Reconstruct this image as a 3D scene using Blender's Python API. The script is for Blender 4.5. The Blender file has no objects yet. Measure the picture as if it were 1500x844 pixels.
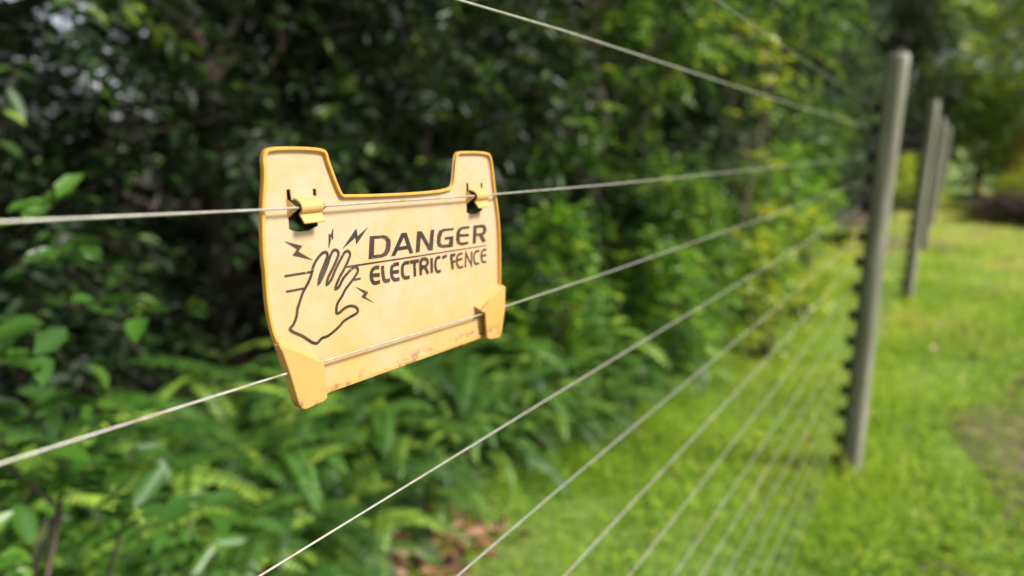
import bpy, math, random
import numpy as np
from mathutils import Vector, Matrix

C = bpy.context.scene.collection
scn = bpy.context.scene
R = math.radians

# ------------------------------------------------------------------ camera
cam_d = bpy.data.cameras.new('camera')
cam = bpy.data.objects.new('camera', cam_d); C.objects.link(cam)
CAM_H = 1.5
cam.location = (0, 0, CAM_H)
cam.rotation_euler = (R(90 - 13.0), 0, 0)
cam_d.sensor_width = 36
cam_d.lens = 21.79
cam_d.clip_start = .01; cam_d.clip_end = 900
cam_d.dof.use_dof = True
cam_d.dof.focus_distance = .395
cam_d.dof.aperture_fstop = 3.0
cam_d.dof.aperture_blades = 0
scn.camera = cam

# ------------------------------------------------------------------ light
SUN_EL, SUN_AZ = 46, 20     # azimuth: degrees from +X towards -Y
w = bpy.data.worlds.new('World'); scn.world = w; w.use_nodes = True
nt = w.node_tree
bg = nt.nodes['Background']
sky = nt.nodes.new('ShaderNodeTexSky'); sky.sky_type = 'NISHITA'; sky.sun_disc = False
sky.sun_elevation = R(SUN_EL); sky.sun_rotation = R(90 + SUN_AZ)
sky.dust_density = 1.2; sky.air_density = 1.0
hs = nt.nodes.new('ShaderNodeHueSaturation'); hs.inputs['Saturation'].default_value = .3
nt.links.new(sky.outputs[0], hs.inputs['Color']); nt.links.new(hs.outputs[0], bg.inputs[0])
bg.inputs[1].default_value = .082
sl = bpy.data.lights.new('sun', 'SUN'); sun = bpy.data.objects.new('sun', sl); C.objects.link(sun)
sl.energy = 4.2; sl.angle = R(16); sl.color = (1, .96, .88)
a = R(SUN_AZ)
sd = Vector((math.cos(a)*math.cos(R(SUN_EL)), -math.sin(a)*math.cos(R(SUN_EL)), math.sin(R(SUN_EL))))
sun.rotation_euler = sd.to_track_quat('Z', 'Y').to_euler()
scn.view_settings.view_transform = 'Standard'; scn.view_settings.look = 'None'
scn.view_settings.exposure = .80; scn.view_settings.gamma = 1
scn.cycles.use_denoising = True
scn.cycles.max_bounces = 8; scn.cycles.transmission_bounces = 4; scn.cycles.diffuse_bounces = 4

# fence frame: s metres along the fence from the camera, q metres to its left, z up
F = np.array([.57504, .81812]); N = np.array([-.81812, .57504])
YAW = math.atan2(F[1], F[0])
QW, QP = .298, .228         # plane of the wires, line of the posts
def P(s, q, z=0.): return (F[0]*s + N[0]*q, F[1]*s + N[1]*q, z)

# ------------------------------------------------------------------ helpers
def tag(o, label=None, cat=None, group=None, kind=None):
    if label: o['label'] = label
    if cat: o['category'] = cat
    if group: o['group'] = group
    if kind: o['kind'] = kind
    return o
def empty(name, loc, rot=(0, 0, 0)):
    o = bpy.data.objects.new(name, None); C.objects.link(o)
    o.location = loc; o.rotation_euler = rot; o.empty_display_size = .1
    return o
def link(name, me, mat, parent=None, loc=(0, 0, 0)):
    o = bpy.data.objects.new(name, me); C.objects.link(o); o.location = loc
    if parent: o.parent = parent
    if mat and not me.materials: me.materials.append(mat)
    return o
def copy_tree(o, parent=None):
    c = o.copy(); C.objects.link(c)
    if parent: c.parent = parent
    for ch in list(o.children): copy_tree(ch, c)
    return c
def mesh_np(name, co, faces_list, tint=None, smooth=False):
    """co (n,3); faces_list: list of (m,k) index arrays; tint per face"""
    me = bpy.data.meshes.new(name)
    co = np.asarray(co, dtype=np.float32)
    me.vertices.add(len(co)); me.vertices.foreach_set('co', co.ravel())
    tot = sum(f.size for f in faces_list); nf = sum(len(f) for f in faces_list)
    me.loops.add(tot); me.polygons.add(nf)
    me.loops.foreach_set('vertex_index', np.concatenate([f.ravel() for f in faces_list]).astype(np.int32))
    ks = np.concatenate([np.full(len(f), f.shape[1]) for f in faces_list])
    st = np.concatenate([[0], np.cumsum(ks)[:-1]]).astype(np.int32)
    me.polygons.foreach_set('loop_start', st)
    me.update(calc_edges=True); me.validate()
    if tint is not None:
        at = me.attributes.new('tint', 'FLOAT', 'FACE'); at.data.foreach_set('value', np.asarray(tint, dtype=np.float32))
    if smooth: me.polygons.foreach_set('use_smooth', np.ones(nf, bool))
    return me
def nrmz(a): return a/np.maximum(np.linalg.norm(a, axis=-1, keepdims=True), 1e-9)
def tube_np(pts, rad, n=6, cap=True):
    """one swept tube; returns verts, quads"""
    pts = np.asarray(pts, float); m = len(pts)
    rad = np.broadcast_to(np.asarray(rad, float), (m,))
    t = nrmz(np.gradient(pts, axis=0))
    up = np.array([0, 0, 1.]) if abs(t[0][2]) < .9 else np.array([1., 0, 0])
    u = nrmz(np.cross(t, up)); v = np.cross(t, u)
    a = np.arange(n)*2*math.pi/n
    ring = np.cos(a)[None, :, None]*u[:, None] + np.sin(a)[None, :, None]*v[:, None]
    co = (pts[:, None] + ring*rad[:, None, None]).reshape(-1, 3)
    i = np.arange(m-1)[:, None]*n; j = np.arange(n)[None]; k = (j+1) % n
    q = np.stack([i+j, i+k, i+n+k, i+n+j], -1).reshape(-1, 4)
    return co, q
class Bag:
    def __init__(s): s.co = []; s.f = []; s.n = 0; s.t = []
    def add(s, co, q, tint=0.):
        s.co.append(co); s.f.append(np.asarray(q)+s.n); s.n += len(co); s.t.append(np.full(len(q), tint))
    def mesh(s, name, smooth=True):
        return mesh_np(name, np.concatenate(s.co), s.f, np.concatenate(s.t), smooth)
def catmull(p, sub=6, closed=False):
    p = [np.array(a, float) for a in p]; n = len(p); out = []
    rng_ = range(n if closed else n-1)
    for i in rng_:
        if closed: a, b, c, d = p[i-1], p[i], p[(i+1) % n], p[(i+2) % n]
        else: a, b, c, d = p[max(i-1, 0)], p[i], p[i+1], p[min(i+2, n-1)]
        if np.allclose(a, b): a = b-(c-b)*.999
        if np.allclose(c, d): d = c+(c-b)*.999
        t0 = 0; t1 = t0+np.linalg.norm(b-a)**.5; t2 = t1+np.linalg.norm(c-b)**.5; t3 = t2+np.linalg.norm(d-c)**.5
        for k in range(sub):
            t = t1+(t2-t1)*k/sub
            A1 = (t1-t)/(t1-t0)*a+(t-t0)/(t1-t0)*b; A2 = (t2-t)/(t2-t1)*b+(t-t1)/(t2-t1)*c; A3 = (t3-t)/(t3-t2)*c+(t-t2)/(t3-t2)*d
            B1 = (t2-t)/(t2-t0)*A1+(t-t0)/(t2-t0)*A2; B2 = (t3-t)/(t3-t1)*A2+(t-t1)/(t3-t1)*A3
            out.append((t2-t)/(t2-t1)*B1+(t-t1)/(t2-t1)*B2)
    if not closed: out.append(p[-1])
    return np.array(out)
def ribbon(p, w):
    """outline polygon of a stroke of width w (scalar or per point)"""
    p = np.asarray(p, float); w = np.broadcast_to(np.asarray(w, float), (len(p),))/2
    d = nrmz(p[1:]-p[:-1]); nn = np.stack([-d[:, 1], d[:, 0]], -1)
    m = np.concatenate([nn[:1], nrmz(nn[1:]+nn[:-1]), nn[-1:]])
    k = np.ones(len(p)); k[1:-1] = 1/np.clip((m[1:-1]*nn[1:]).sum(-1), .45, 1)
    off = m*(w*k)[:, None]
    return np.concatenate([p+off, (p-off)[::-1]])
def loop_ribbon(p, w):
    """closed stroke: outer and inner loop"""
    p = np.asarray(p, float); d = nrmz(np.roll(p, -1, 0)-p); dp = np.roll(d, 1, 0)
    n1 = np.stack([-d[:, 1], d[:, 0]], -1); n0 = np.stack([-dp[:, 1], dp[:, 0]], -1)
    m = nrmz(n0+n1); k = 1/np.clip((m*n1).sum(-1), .5, 1)
    return [p+m*(k*w/2)[:, None], p-m*(k*w/2)[:, None]]
def flat(name, loops, z, ext, mat, parent, bevel=0., res=2):
    """closed 2-D loops in millimetres (inner ones are holes) extruded to a solid mesh"""
    cu = bpy.data.curves.new(name, 'CURVE'); cu.dimensions = '2D'; cu.fill_mode = 'BOTH'
    cu.extrude = max(ext/2-bevel, 0); cu.bevel_depth = bevel; cu.bevel_resolution = res
    for lp in loops:
        sp = cu.splines.new('POLY'); sp.points.add(len(lp)-1)
        for q, pt in zip(sp.points, lp): q.co = (pt[0]/1000, pt[1]/1000, 0, 1)
        sp.use_cyclic_u = True
    tmp = bpy.data.objects.new('tmp', cu); C.objects.link(tmp)
    me = bpy.data.meshes.new_from_object(tmp.evaluated_get(bpy.context.evaluated_depsgraph_get()))
    bpy.data.objects.remove(tmp); bpy.data.curves.remove(cu)
    me.name = name; me.materials.clear()
    for v in me.vertices: v.co.z += z
    return link(name, me, mat, parent)
def join_me(name, objs):
    """merge helper objects into the first one's mesh without operators"""
    import bmesh
    bm = bmesh.new()
    for o in objs: bm.from_mesh(o.data)
    me = bpy.data.meshes.new(name); bm.to_mesh(me); bm.free()
    me.materials.append(objs[0].data.materials[0]); par = objs[0].parent
    for o in objs:
        d = o.data; bpy.data.objects.remove(o); bpy.data.meshes.remove(d)
    return link(name, me, None, par)

# ------------------------------------------------------------------ materials
def mat(name):
    m = bpy.data.materials.new(name); m.use_nodes = True
    nt = m.node_tree; b = nt.nodes['Principled BSDF']
    return m, nt, b
def node(nt, t, **k):
    n = nt.nodes.new(t)
    for a, v in k.items():
        if a in n.inputs: n.inputs[a].default_value = v
        else: setattr(n, a, v)
    return n
def ramp(nt, src, stops):
    r = nt.nodes.new('ShaderNodeValToRGB'); nt.links.new(src, r.inputs[0])
    e = r.color_ramp.elements
    while len(e) < len(stops): e.new(.5)
    for x, (p, c) in zip(e, stops): x.position = p; x.color = (*c, 1)
    return r.outputs[0]
def noise(nt, scale, detail=3, coord='Object', rough=.55, stretch=None):
    tc = nt.nodes.new('ShaderNodeTexCoord'); n = node(nt, 'ShaderNodeTexNoise', Scale=scale, Detail=detail, Roughness=rough)
    if stretch:
        mp = nt.nodes.new('ShaderNodeMapping'); mp.inputs['Scale'].default_value = stretch
        nt.links.new(tc.outputs[coord], mp.inputs[0]); nt.links.new(mp.outputs[0], n.inputs[0])
    else: nt.links.new(tc.outputs[coord], n.inputs[0])
    return n.outputs[0]
def mix(nt, f, a, b, mode='MIX'):
    m = nt.nodes.new('ShaderNodeMix'); m.data_type = 'RGBA'; m.blend_type = mode
    for s, v in ((0, f), (6, a), (7, b)):
        if isinstance(v, (int, float)): m.inputs[s].default_value = v
        elif isinstance(v, tuple): m.inputs[s].default_value = (*v, 1)
        else: nt.links.new(v, m.inputs[s])
    return m.outputs[2]
def bump(nt, b, h, strength=.3, dist=.001):
    n = node(nt, 'ShaderNodeBump', Strength=strength, Distance=dist)
    nt.links.new(h, n.inputs['Height']); nt.links.new(n.outputs[0], b.inputs['Normal'])
def leaf_mat(name, stops, rough=.34, trans=.3, tcol=1.5, spec=.5):
    m, nt, b = mat(name)
    at = nt.nodes.new('ShaderNodeAttribute'); at.attribute_name = 'tint'
    col = ramp(nt, at.outputs['Fac'], stops)
    oi = nt.nodes.new('ShaderNodeObjectInfo')
    v = node(nt, 'ShaderNodeMath', operation='MULTIPLY_ADD'); nt.links.new(oi.outputs['Random'], v.inputs[0]); v.inputs[1].default_value = .4; v.inputs[2].default_value = .8
    h = nt.nodes.new('ShaderNodeHueSaturation'); nt.links.new(col, h.inputs['Color']); nt.links.new(v.outputs[0], h.inputs['Value'])
    nt.links.new(h.outputs[0], b.inputs['Base Color'])
    b.inputs['Roughness'].default_value = rough; b.inputs['Specular IOR Level'].default_value = spec
    t = nt.nodes.new('ShaderNodeBsdfTranslucent')
    g = nt.nodes.new('ShaderNodeHueSaturation'); g.inputs['Hue'].default_value = .48; g.inputs['Value'].default_value = tcol
    nt.links.new(h.outputs[0], g.inputs['Color']); nt.links.new(g.outputs[0], t.inputs[0])
    ms = nt.nodes.new('ShaderNodeMixShader'); ms.inputs[0].default_value = trans
    nt.links.new(b.outputs[0], ms.inputs[1]); nt.links.new(t.outputs[0], ms.inputs[2])
    nt.links.new(ms.outputs[0], nt.nodes['Material Output'].inputs[0])
    return m
M = {}
M['shaded_dark_leaf'] = leaf_mat('shaded_dark_leaf', [(0, (.007, .016, .005)), (.55, (.014, .034, .008)), (.88, (.055, .13, .018)), (1, (.18, .26, .025))], trans=.25, rough=.5)  # dark green leaves, colour lowered further to stand in for overhead canopy shade
M['mid_leaf'] = leaf_mat('mid_leaf', [(0, (.020, .06, .010)), (.5, (.06, .15, .018)), (.82, (.17, .33, .03)), (1, (.42, .52, .05))], trans=.38)
M['sunny_leaf'] = leaf_mat('sunny_leaf', [(0, (.025, .085, .010)), (.5, (.09, .24, .02)), (.8, (.26, .48, .03)), (1, (.60, .66, .06))], trans=.4)
M['garden_leaf'] = leaf_mat('garden_leaf', [(0, (.03, .07, .012)), (.5, (.10, .20, .02)), (.8, (.30, .46, .03)), (1, (.66, .64, .06))], trans=.35)
M['bright_leaf'] = leaf_mat('bright_leaf', [(0, (.14, .27, .02)), (.6, (.32, .42, .025)), (1, (.62, .58, .03))], trans=.4)
M['broad_leaf'] = leaf_mat('broad_leaf', [(0, (.035, .10, .015)), (.7, (.07, .18, .022)), (1, (.15, .28, .03))], rough=.38)
M['fern'] = leaf_mat('fern_leaf', [(0, (.02, .065, .010)), (.5, (.075, .18, .02)), (1, (.32, .47, .06))], rough=.45)
M['grass'] = leaf_mat('grass_blade', [(0, (.042, .135, .010)), (.4, (.15, .31, .016)), (.85, (.41, .52, .04)), (1, (.62, .55, .18))], rough=.6, trans=.35, spec=.15)
M['croton'] = leaf_mat('croton_leaf', [(0, (.10, .12, .02)), (.5, (.35, .2, .03)), (1, (.6, .28, .04))])
M['litter'] = leaf_mat('dead_leaf', [(0, (.08, .035, .02)), (.45, (.24, .10, .05)), (.8, (.36, .20, .11)), (1, (.5, .3, .22))], rough=.7, trans=.1)
M['mulch'] = leaf_mat('purple_leaf', [(0, (.02, .012, .012)), (.6, (.06, .03, .028)), (1, (.14, .07, .05))], rough=.6)

m, nt, b = mat('bark'); M['bark'] = m
nt.links.new(ramp(nt, noise(nt, 14, 4, stretch=(1, 1, .2)), [(.3, (.035, .025, .018)), (.7, (.12, .09, .065))]), b.inputs['Base Color']); b.inputs['Roughness'].default_value = .85
m, nt, b = mat('pale_bark'); M['pale_bark'] = m
nt.links.new(ramp(nt, noise(nt, 14, 4), [(.3, (.10, .075, .05)), (.7, (.26, .2, .14))]), b.inputs['Base Color']); b.inputs['Roughness'].default_value = .85

m, nt, b = mat('post_wood'); M['post'] = m
g1 = ramp(nt, noise(nt, 30, 5, stretch=(1, 1, .06)), [(.28, (.10, .09, .065)), (.42, (.17, .155, .12)), (.6, (.28, .26, .21)), (.8, (.44, .415, .35))])
g2 = noise(nt, 5, 3)
nt.links.new(mix(nt, ramp(nt, g2, [(.45, (0, 0, 0)), (.7, (.7, .7, .7))]), g1, (.13, .15, .07)), b.inputs['Base Color'])
b.inputs['Roughness'].default_value = .8; bump(nt, b, noise(nt, 60, 4, stretch=(1, 1, .05)), .6, .004)
m, nt, b = mat('insulator_plastic'); M['black'] = m
b.inputs['Base Color'].default_value = (.018, .017, .016, 1); b.inputs['Roughness'].default_value = .5
m, nt, b = mat('galvanised_wire'); M['wire'] = m
nz = noise(nt, 160, 3); sp = noise(nt, 45, 4)
c1 = ramp(nt, nz, [(.3, (.30, .28, .245)), (.7, (.44, .415, .37))])
nt.links.new(mix(nt, ramp(nt, sp, [(.56, (0, 0, 0)), (.68, (.8, .8, .8))]), c1, (.30, .17, .09)), b.inputs['Base Color'])
b.inputs['Metallic'].default_value = .25; b.inputs['Roughness'].default_value = .42
bump(nt, b, nz, .12, .0004)

def plastic(name, base, low, stain):
    m, nt, b = mat(name)
    n1 = noise(nt, 22, 5); n2 = noise(nt, 90, 5, rough=.7); n3 = noise(nt, 420, 3, rough=.6)
    tc = nt.nodes.new('ShaderNodeTexCoord'); sx = nt.nodes.new('ShaderNodeSeparateXYZ'); nt.links.new(tc.outputs['Object'], sx.inputs[0])
    # the fading is stronger near the top of the panel: the pigment itself is paler there
    mr = node(nt, 'ShaderNodeMapRange'); nt.links.new(sx.outputs['Y'], mr.inputs['Value']); mr.inputs[1].default_value = -.125; mr.inputs[2].default_value = -.01; mr.inputs[3].default_value = .9; mr.inputs[4].default_value = .0
    ad = node(nt, 'ShaderNodeMath', operation='MULTIPLY_ADD'); nt.links.new(n1, ad.inputs[0]); ad.inputs[1].default_value = 2.6; ad.inputs[2].default_value = -1.25
    a2 = node(nt, 'ShaderNodeMath', operation='ADD', use_clamp=True); nt.links.new(ad.outputs[0], a2.inputs[0]); nt.links.new(mr.outputs[0], a2.inputs[1])
    c = mix(nt, a2.outputs[0], base, low)
    c = mix(nt, ramp(nt, n2, [(.48, (0, 0, 0)), (.72, (.42, .42, .42))]), c, stain)
    c = mix(nt, ramp(nt, n3, [(.655, (0, 0, 0)), (.72, (.6, .6, .6))]), c, (.35, .22, .10))
    # grime collected along the bottom edge
    e = node(nt, 'ShaderNodeMapRange'); e.inputs[1].default_value = -.112; e.inputs[2].default_value = -.1175; nt.links.new(sx.outputs['Y'], e.inputs['Value'])
    em = node(nt, 'ShaderNodeMath', operation='MULTIPLY'); nt.links.new(e.outputs[0], em.inputs[0])
    nt.links.new(ramp(nt, noise(nt, 110, 3), [(.52, (0, 0, 0)), (.62, (.75, .75, .75))]), em.inputs[1])
    c = mix(nt, em.outputs[0], c, (.20, .11, .08))
    nt.links.new(c, b.inputs['Base Color'])
    b.inputs['Roughness'].default_value = .48; b.inputs['Specular IOR Level'].default_value = .35
    bump(nt, b, n2, .12, .0006)
    return m
M['sign'] = plastic('bleached_plastic', (.58, .392, .262), (.58, .345, .137), (.50, .31, .13))
M['tab'] = plastic('tab_plastic', (.58, .335, .135), (.57, .30, .09), (.52, .27, .07))
M['rim'] = plastic('rim_plastic', (.68, .35, .07), (.62, .29, .045), (.5, .2, .03))
m, nt, b = mat('ink'); M['ink'] = m
c = ramp(nt, noise(nt, 60, 4), [(.4, (.022, .017, .017)), (.7, (.075, .045, .028))])
nt.links.new(mix(nt, ramp(nt, noise(nt, 330, 2, rough=.7), [(.70, (0, 0, 0)), (.74, (1, 1, 1))]), c, (.60, .43, .24)), b.inputs['Base Color'])
b.inputs['Roughness'].default_value = .6

m, nt, b = mat('ground_soil'); M['ground'] = m
n1 = noise(nt, .9, 4, 'Object'); n2 = noise(nt, 18, 5, 'Object')
gr = ramp(nt, n2, [(.3, (.07, .13, .02)), (.6, (.16, .24, .035)), (.8, (.25, .26, .07))])
br = ramp(nt, n2, [(.3, (.06, .04, .025)), (.7, (.22, .15, .09))])
nt.links.new(mix(nt, ramp(nt, n1, [(.52, (0, 0, 0)), (.64, (.8, .8, .8))]), gr, br), b.inputs['Base Color']); b.inputs['Roughness'].default_value = .9
m, nt, b = mat('forest_soil'); M['soil'] = m
nt.links.new(ramp(nt, noise(nt, 25, 5, 'Object'), [(.3, (.02, .013, .009)), (.6, (.07, .045, .03)), (.8, (.15, .085, .05))]), b.inputs['Base Color']); b.inputs['Roughness'].default_value = .95
m, nt, b = mat('bare_dirt'); M['dirt'] = m
nt.links.new(ramp(nt, noise(nt, 9, 5, 'Object'), [(.3, (.05, .045, .02)), (.5, (.10, .085, .04)), (.75, (.20, .14, .09))]), b.inputs['Base Color']); b.inputs['Roughness'].default_value = .95
SG = {
  'outline': [(-103.2,24.6),(-101.4,28.3),(-98.5,29.5),(-66.0,28.9),(-62.9,27.5),(-61.4,22.8),(-54.7,5.6),(-52.3,1.9),(-47.5,1.2),(45.5,-0.1),(50.7,2.3),(55.5,23.2),(57.7,25.6),(61.9,26.2),(91.6,25.2),(96.2,23.3),(102.0,-1.8),(107.9,-34.6),(109.0,-80.8),(108.7,-96.5),(92.5,-102.5),(87.2,-123.0),(-73.5,-118.5),(-73.8,-98.4),(-100.7,-83.0),(-103.5,-81.2),(-106.7,-71.7),(-108.5,-55.4),(-108.3,-36.9),(-108.4,-26.7),(-106.4,-2.3),(-103.4,17.0)],
  'tabL': [(-105.4,-78.5),(-79.4,-95.9),(-78.2,-99.5),(-77.7,-115.9),(-77.9,-118.7),(-80.0,-119.7),(-92.6,-120.3),(-95.1,-119.1),(-96.7,-116.2),(-100.5,-97.4),(-104.4,-82.0)],
  'tabR': [(105.5,-83.0),(108.7,-84.9),(107.9,-103.7),(102.6,-124.2),(100.0,-125.9),(87.4,-124.0),(83.7,-121.7),(82.2,-100.5),(76.8,-97.9)],
  'hand': [(-94.7,-72.2),(-92.1,-69.9),(-89.5,-65.2),(-88.6,-61.5),(-86.5,-57.1),(-83.9,-52.2),(-80.1,-47.6),(-77.4,-43.2),(-75.2,-37.7),(-71.4,-33.4),(-67.9,-31.2),(-65.5,-31.3),(-64.8,-33.2),(-66.3,-36.2),(-69.0,-40.7),(-71.1,-44.3),(-72.6,-49.2),(-70.1,-46.4),(-66.0,-40.2),(-62.9,-34.2),(-60.1,-30.8),(-57.6,-31.1),(-56.5,-33.1),(-58.5,-37.3),(-62.4,-42.8),(-65.4,-46.8),(-66.7,-50.8),(-64.1,-49.5),(-59.9,-43.2),(-55.0,-36.9),(-51.3,-33.0),(-48.7,-32.9),(-47.6,-35.1),(-49.1,-38.2),(-52.7,-43.3),(-57.6,-49.1),(-60.5,-54.7),(-58.0,-54.2),(-54.5,-49.7),(-49.7,-46.1),(-45.0,-43.7),(-42.6,-44.2),(-42.1,-46.6),(-44.8,-49.8),(-48.9,-53.3),(-53.1,-56.7),(-55.9,-60.3),(-59.3,-63.7),(-60.5,-66.0),(-60.8,-70.1),(-59.2,-70.5),(-54.6,-68.4),(-50.0,-67.8),(-46.2,-69.1),(-44.1,-71.2),(-44.2,-73.1),(-46.5,-74.1),(-51.9,-75.3),(-56.6,-76.9),(-58.6,-78.5),(-68.3,-82.9),(-73.2,-83.2),(-77.3,-85.5),(-86.8,-78.2)],
  'bA': [(-93.4,-21.2),(-82.0,-25.1),(-85.0,-28.1),(-75.8,-34.4),(-88.9,-29.7),(-85.7,-26.6)],
  'bB': [(-59.3,-17.1),(-61.2,-20.9),(-62.9,-20.6),(-63.6,-29.4),(-61.3,-23.5),(-59.8,-24.2)],
  'bC': [(-31.9,-19.6),(-42.0,-29.5),(-42.6,-25.1),(-53.4,-31.0),(-41.5,-19.5),(-40.7,-24.5)],
  'bD': [(-44.6,-56.5),(-34.5,-61.8),(-37.1,-64.6),(-30.2,-69.8),(-40.4,-63.9),(-38.0,-61.9)],
  'w1': [(-64.9,-34.4),(-63.7,-35.6),(-66.3,-41.1),(-70.2,-47.9),(-72.4,-49.5),(-73.0,-48.4),(-71.0,-42.3),(-67.5,-37.0)],
  'w2': [(-60.3,-38.1),(-59.2,-40.2),(-61.6,-44.9),(-65.4,-50.8),(-66.7,-50.0),(-65.7,-46.2),(-62.5,-41.7)],
  'w3': [(-57.6,-49.1),(-56.8,-50.3),(-59.1,-55.0),(-60.9,-54.7),(-59.6,-51.3)],
  'l1': [(-95.3,-40.8),(-76.9,-41.3)],
  'l2': [(-95.1,-49.8),(-82.0,-50.2)],
  'l3': [(-45.8,-51.7),(-40.2,-51.7)],
  'rule': [(-50.9,-42.5),(-44.1,-42.7),(15.2,-45.0),(92.1,-47.6)],
  'D': [(-30.6,-25.7),(-18.2,-26.4),(-15.2,-27.7),(-12.9,-30.4),(-12.8,-33.5),(-13.9,-37.4),(-16.6,-40.1),(-20.5,-40.8),(-32.7,-40.4)],
  'Di': [(-26.9,-27.8),(-19.7,-28.2),(-17.5,-29.4),(-16.6,-31.3),(-17.5,-35.5),(-19.4,-38.0),(-22.1,-38.6),(-28.2,-38.4)],
  'A': [(-2.4,-26.8),(2.4,-27.0),(8.2,-42.0),(4.6,-41.9),(3.5,-38.6),(-6.6,-38.3),(-8.9,-41.4),(-12.8,-41.3)],
  'Ai': [(-0.1,-29.6),(2.2,-36.0),(-5.0,-36.0)],
  'N': [(10.7,-42.1),(12.8,-27.4),(17.5,-27.8),(24.8,-38.3),(26.9,-27.9),(30.6,-28.1),(28.3,-42.8),(24.1,-42.6),(16.3,-31.5),(14.6,-42.2)],
  'G': [(52.2,-29.1),(51.8,-30.8),(41.4,-30.4),(39.1,-31.6),(37.4,-34.8),(36.9,-38.4),(38.8,-40.3),(46.1,-40.7),(47.4,-37.1),(41.7,-36.9),(42.0,-35.0),(51.5,-35.3),(50.6,-43.4),(38.7,-42.5),(34.4,-41.1),(32.9,-37.9),(33.6,-32.8),(35.9,-29.4),(40.4,-28.6)],
  'E': [(71.1,-29.8),(70.7,-31.6),(62.8,-31.3),(59.8,-32.5),(59.1,-34.7),(70.2,-35.7),(69.9,-37.6),(58.7,-36.7),(58.9,-40.1),(60.7,-41.4),(69.2,-41.7),(68.9,-43.7),(60.6,-43.6),(55.9,-41.6),(54.6,-38.4),(55.6,-32.4),(58.1,-30.0),(62.8,-29.3)],
  'R': [(75.7,-29.9),(88.5,-30.2),(91.7,-32.0),(92.6,-35.3),(91.0,-38.0),(87.7,-38.9),(91.9,-44.4),(86.9,-44.6),(82.5,-38.6),(79.0,-38.6),(78.5,-44.3),(74.7,-44.0)],
  'Ri': [(79.8,-32.3),(87.1,-32.5),(88.4,-34.0),(87.7,-36.0),(85.7,-36.8),(79.3,-36.5)],
  's01': [(-24.0,-47.0),(-27.9,-46.9),(-30.4,-48.3),(-31.3,-51.5),(-30.6,-55.0),(-28.6,-56.8),(-24.0,-56.8)],
  's02': [(-31.0,-51.4),(-23.9,-52.1)],
  's03': [(-21.1,-46.5),(-20.6,-54.7),(-19.3,-57.0),(-15.1,-57.2)],
  's04': [(-6.0,-47.6),(-9.9,-47.4),(-12.5,-48.5),(-13.3,-51.8),(-12.7,-55.7),(-10.5,-57.8),(-6.0,-58.0)],
  's05': [(-13.3,-52.3),(-6.3,-52.8)],
  's06': [(3.9,-48.1),(0.0,-47.9),(-2.5,-49.4),(-3.1,-52.8),(-2.6,-56.4),(-0.5,-58.2),(3.7,-58.4)],
  's07': [(4.9,-48.1),(13.5,-48.3)],
  's08': [(9.1,-48.2),(9.1,-59.0)],
  's09': [(15.0,-59.1),(16.0,-48.3),(21.7,-48.7),(22.6,-51.2),(20.5,-53.4),(16.0,-53.2)],
  's10': [(19.4,-53.6),(22.8,-59.2)],
  's11': [(26.8,-48.3),(26.6,-59.3)],
  's12': [(36.3,-49.1),(32.4,-49.3),(31.0,-51.7),(30.8,-56.2),(32.5,-59.3),(36.4,-59.5)],
  's13': [(38.5,-49.8),(43.5,-49.1)],
  's14': [(47.5,-49.6),(53.3,-49.7)],
  's15': [(48.4,-49.8),(49.1,-54.5),(50.1,-60.4)],
  's16': [(49.4,-55.3),(53.2,-54.5)],
  's17': [(61.7,-50.1),(57.5,-50.1),(55.6,-51.6),(54.9,-55.4),(56.0,-59.0),(58.3,-60.4),(62.3,-60.3)],
  's18': [(55.3,-54.3),(61.5,-54.0)],
  's19': [(65.2,-61.3),(65.9,-49.9),(72.5,-60.9),(73.1,-50.0)],
  's20': [(82.9,-50.7),(78.4,-50.9),(76.4,-53.0),(76.1,-57.0),(77.5,-60.4),(82.4,-60.8)],
  's21': [(92.1,-51.0),(88.1,-51.0),(85.8,-52.7),(85.4,-56.7),(86.9,-60.2),(91.9,-61.0)],
  's22': [(85.7,-55.6),(91.8,-55.4)],
}

# ================================================================== SETTING
def sheet(name, pts, z, m):
    me = bpy.data.meshes.new(name); me.from_pydata([P(s, q, z) for s, q in pts], [], [tuple(range(len(pts)))]); me.update()
    o = link(name, me, m); o['kind'] = 'structure'; return o
sheet('lawn', [(-300, -300), (300, -300), (300, 300), (-300, 300)], 0, M['ground'])
rs = random.Random(3)
edge = [(s, 1.42 + .12*math.sin(s*1.7) + .08*math.sin(s*4.1+1) - (.045*s) + .30) for s in np.arange(-4, 17, .35)]
sheet('hedge_bed', edge + [(30, 1.2), (30, 30), (-12, 30), (-12, 1.5)], .004, M['soil'])
sheet('bare_dirt', [(11.3+.5*math.cos(t)*(2.2+.3*math.sin(5*t)), .9+1.1*math.sin(t)) for t in np.linspace(0, 6.28, 40)[:-1]][::1], .004, M['dirt'])

def patch(s0, q0, rs_, rq, seed):
    sheet('bare_dirt', [(s0+rs_*math.cos(t)*(1+.25*math.sin(3*t+seed)+.12*math.sin(7*t)), q0+rq*math.sin(t)*(1+.2*math.cos(4*t+seed))) for t in np.linspace(0, 2*math.pi, 48)[:-1]], .005, M['dirt'])
patch(3.85, -.6, .95, .40, 1); patch(5.0, -1.1, .5, .2, 3); patch(2.4, -.15, .2, .1, 5)

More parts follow.
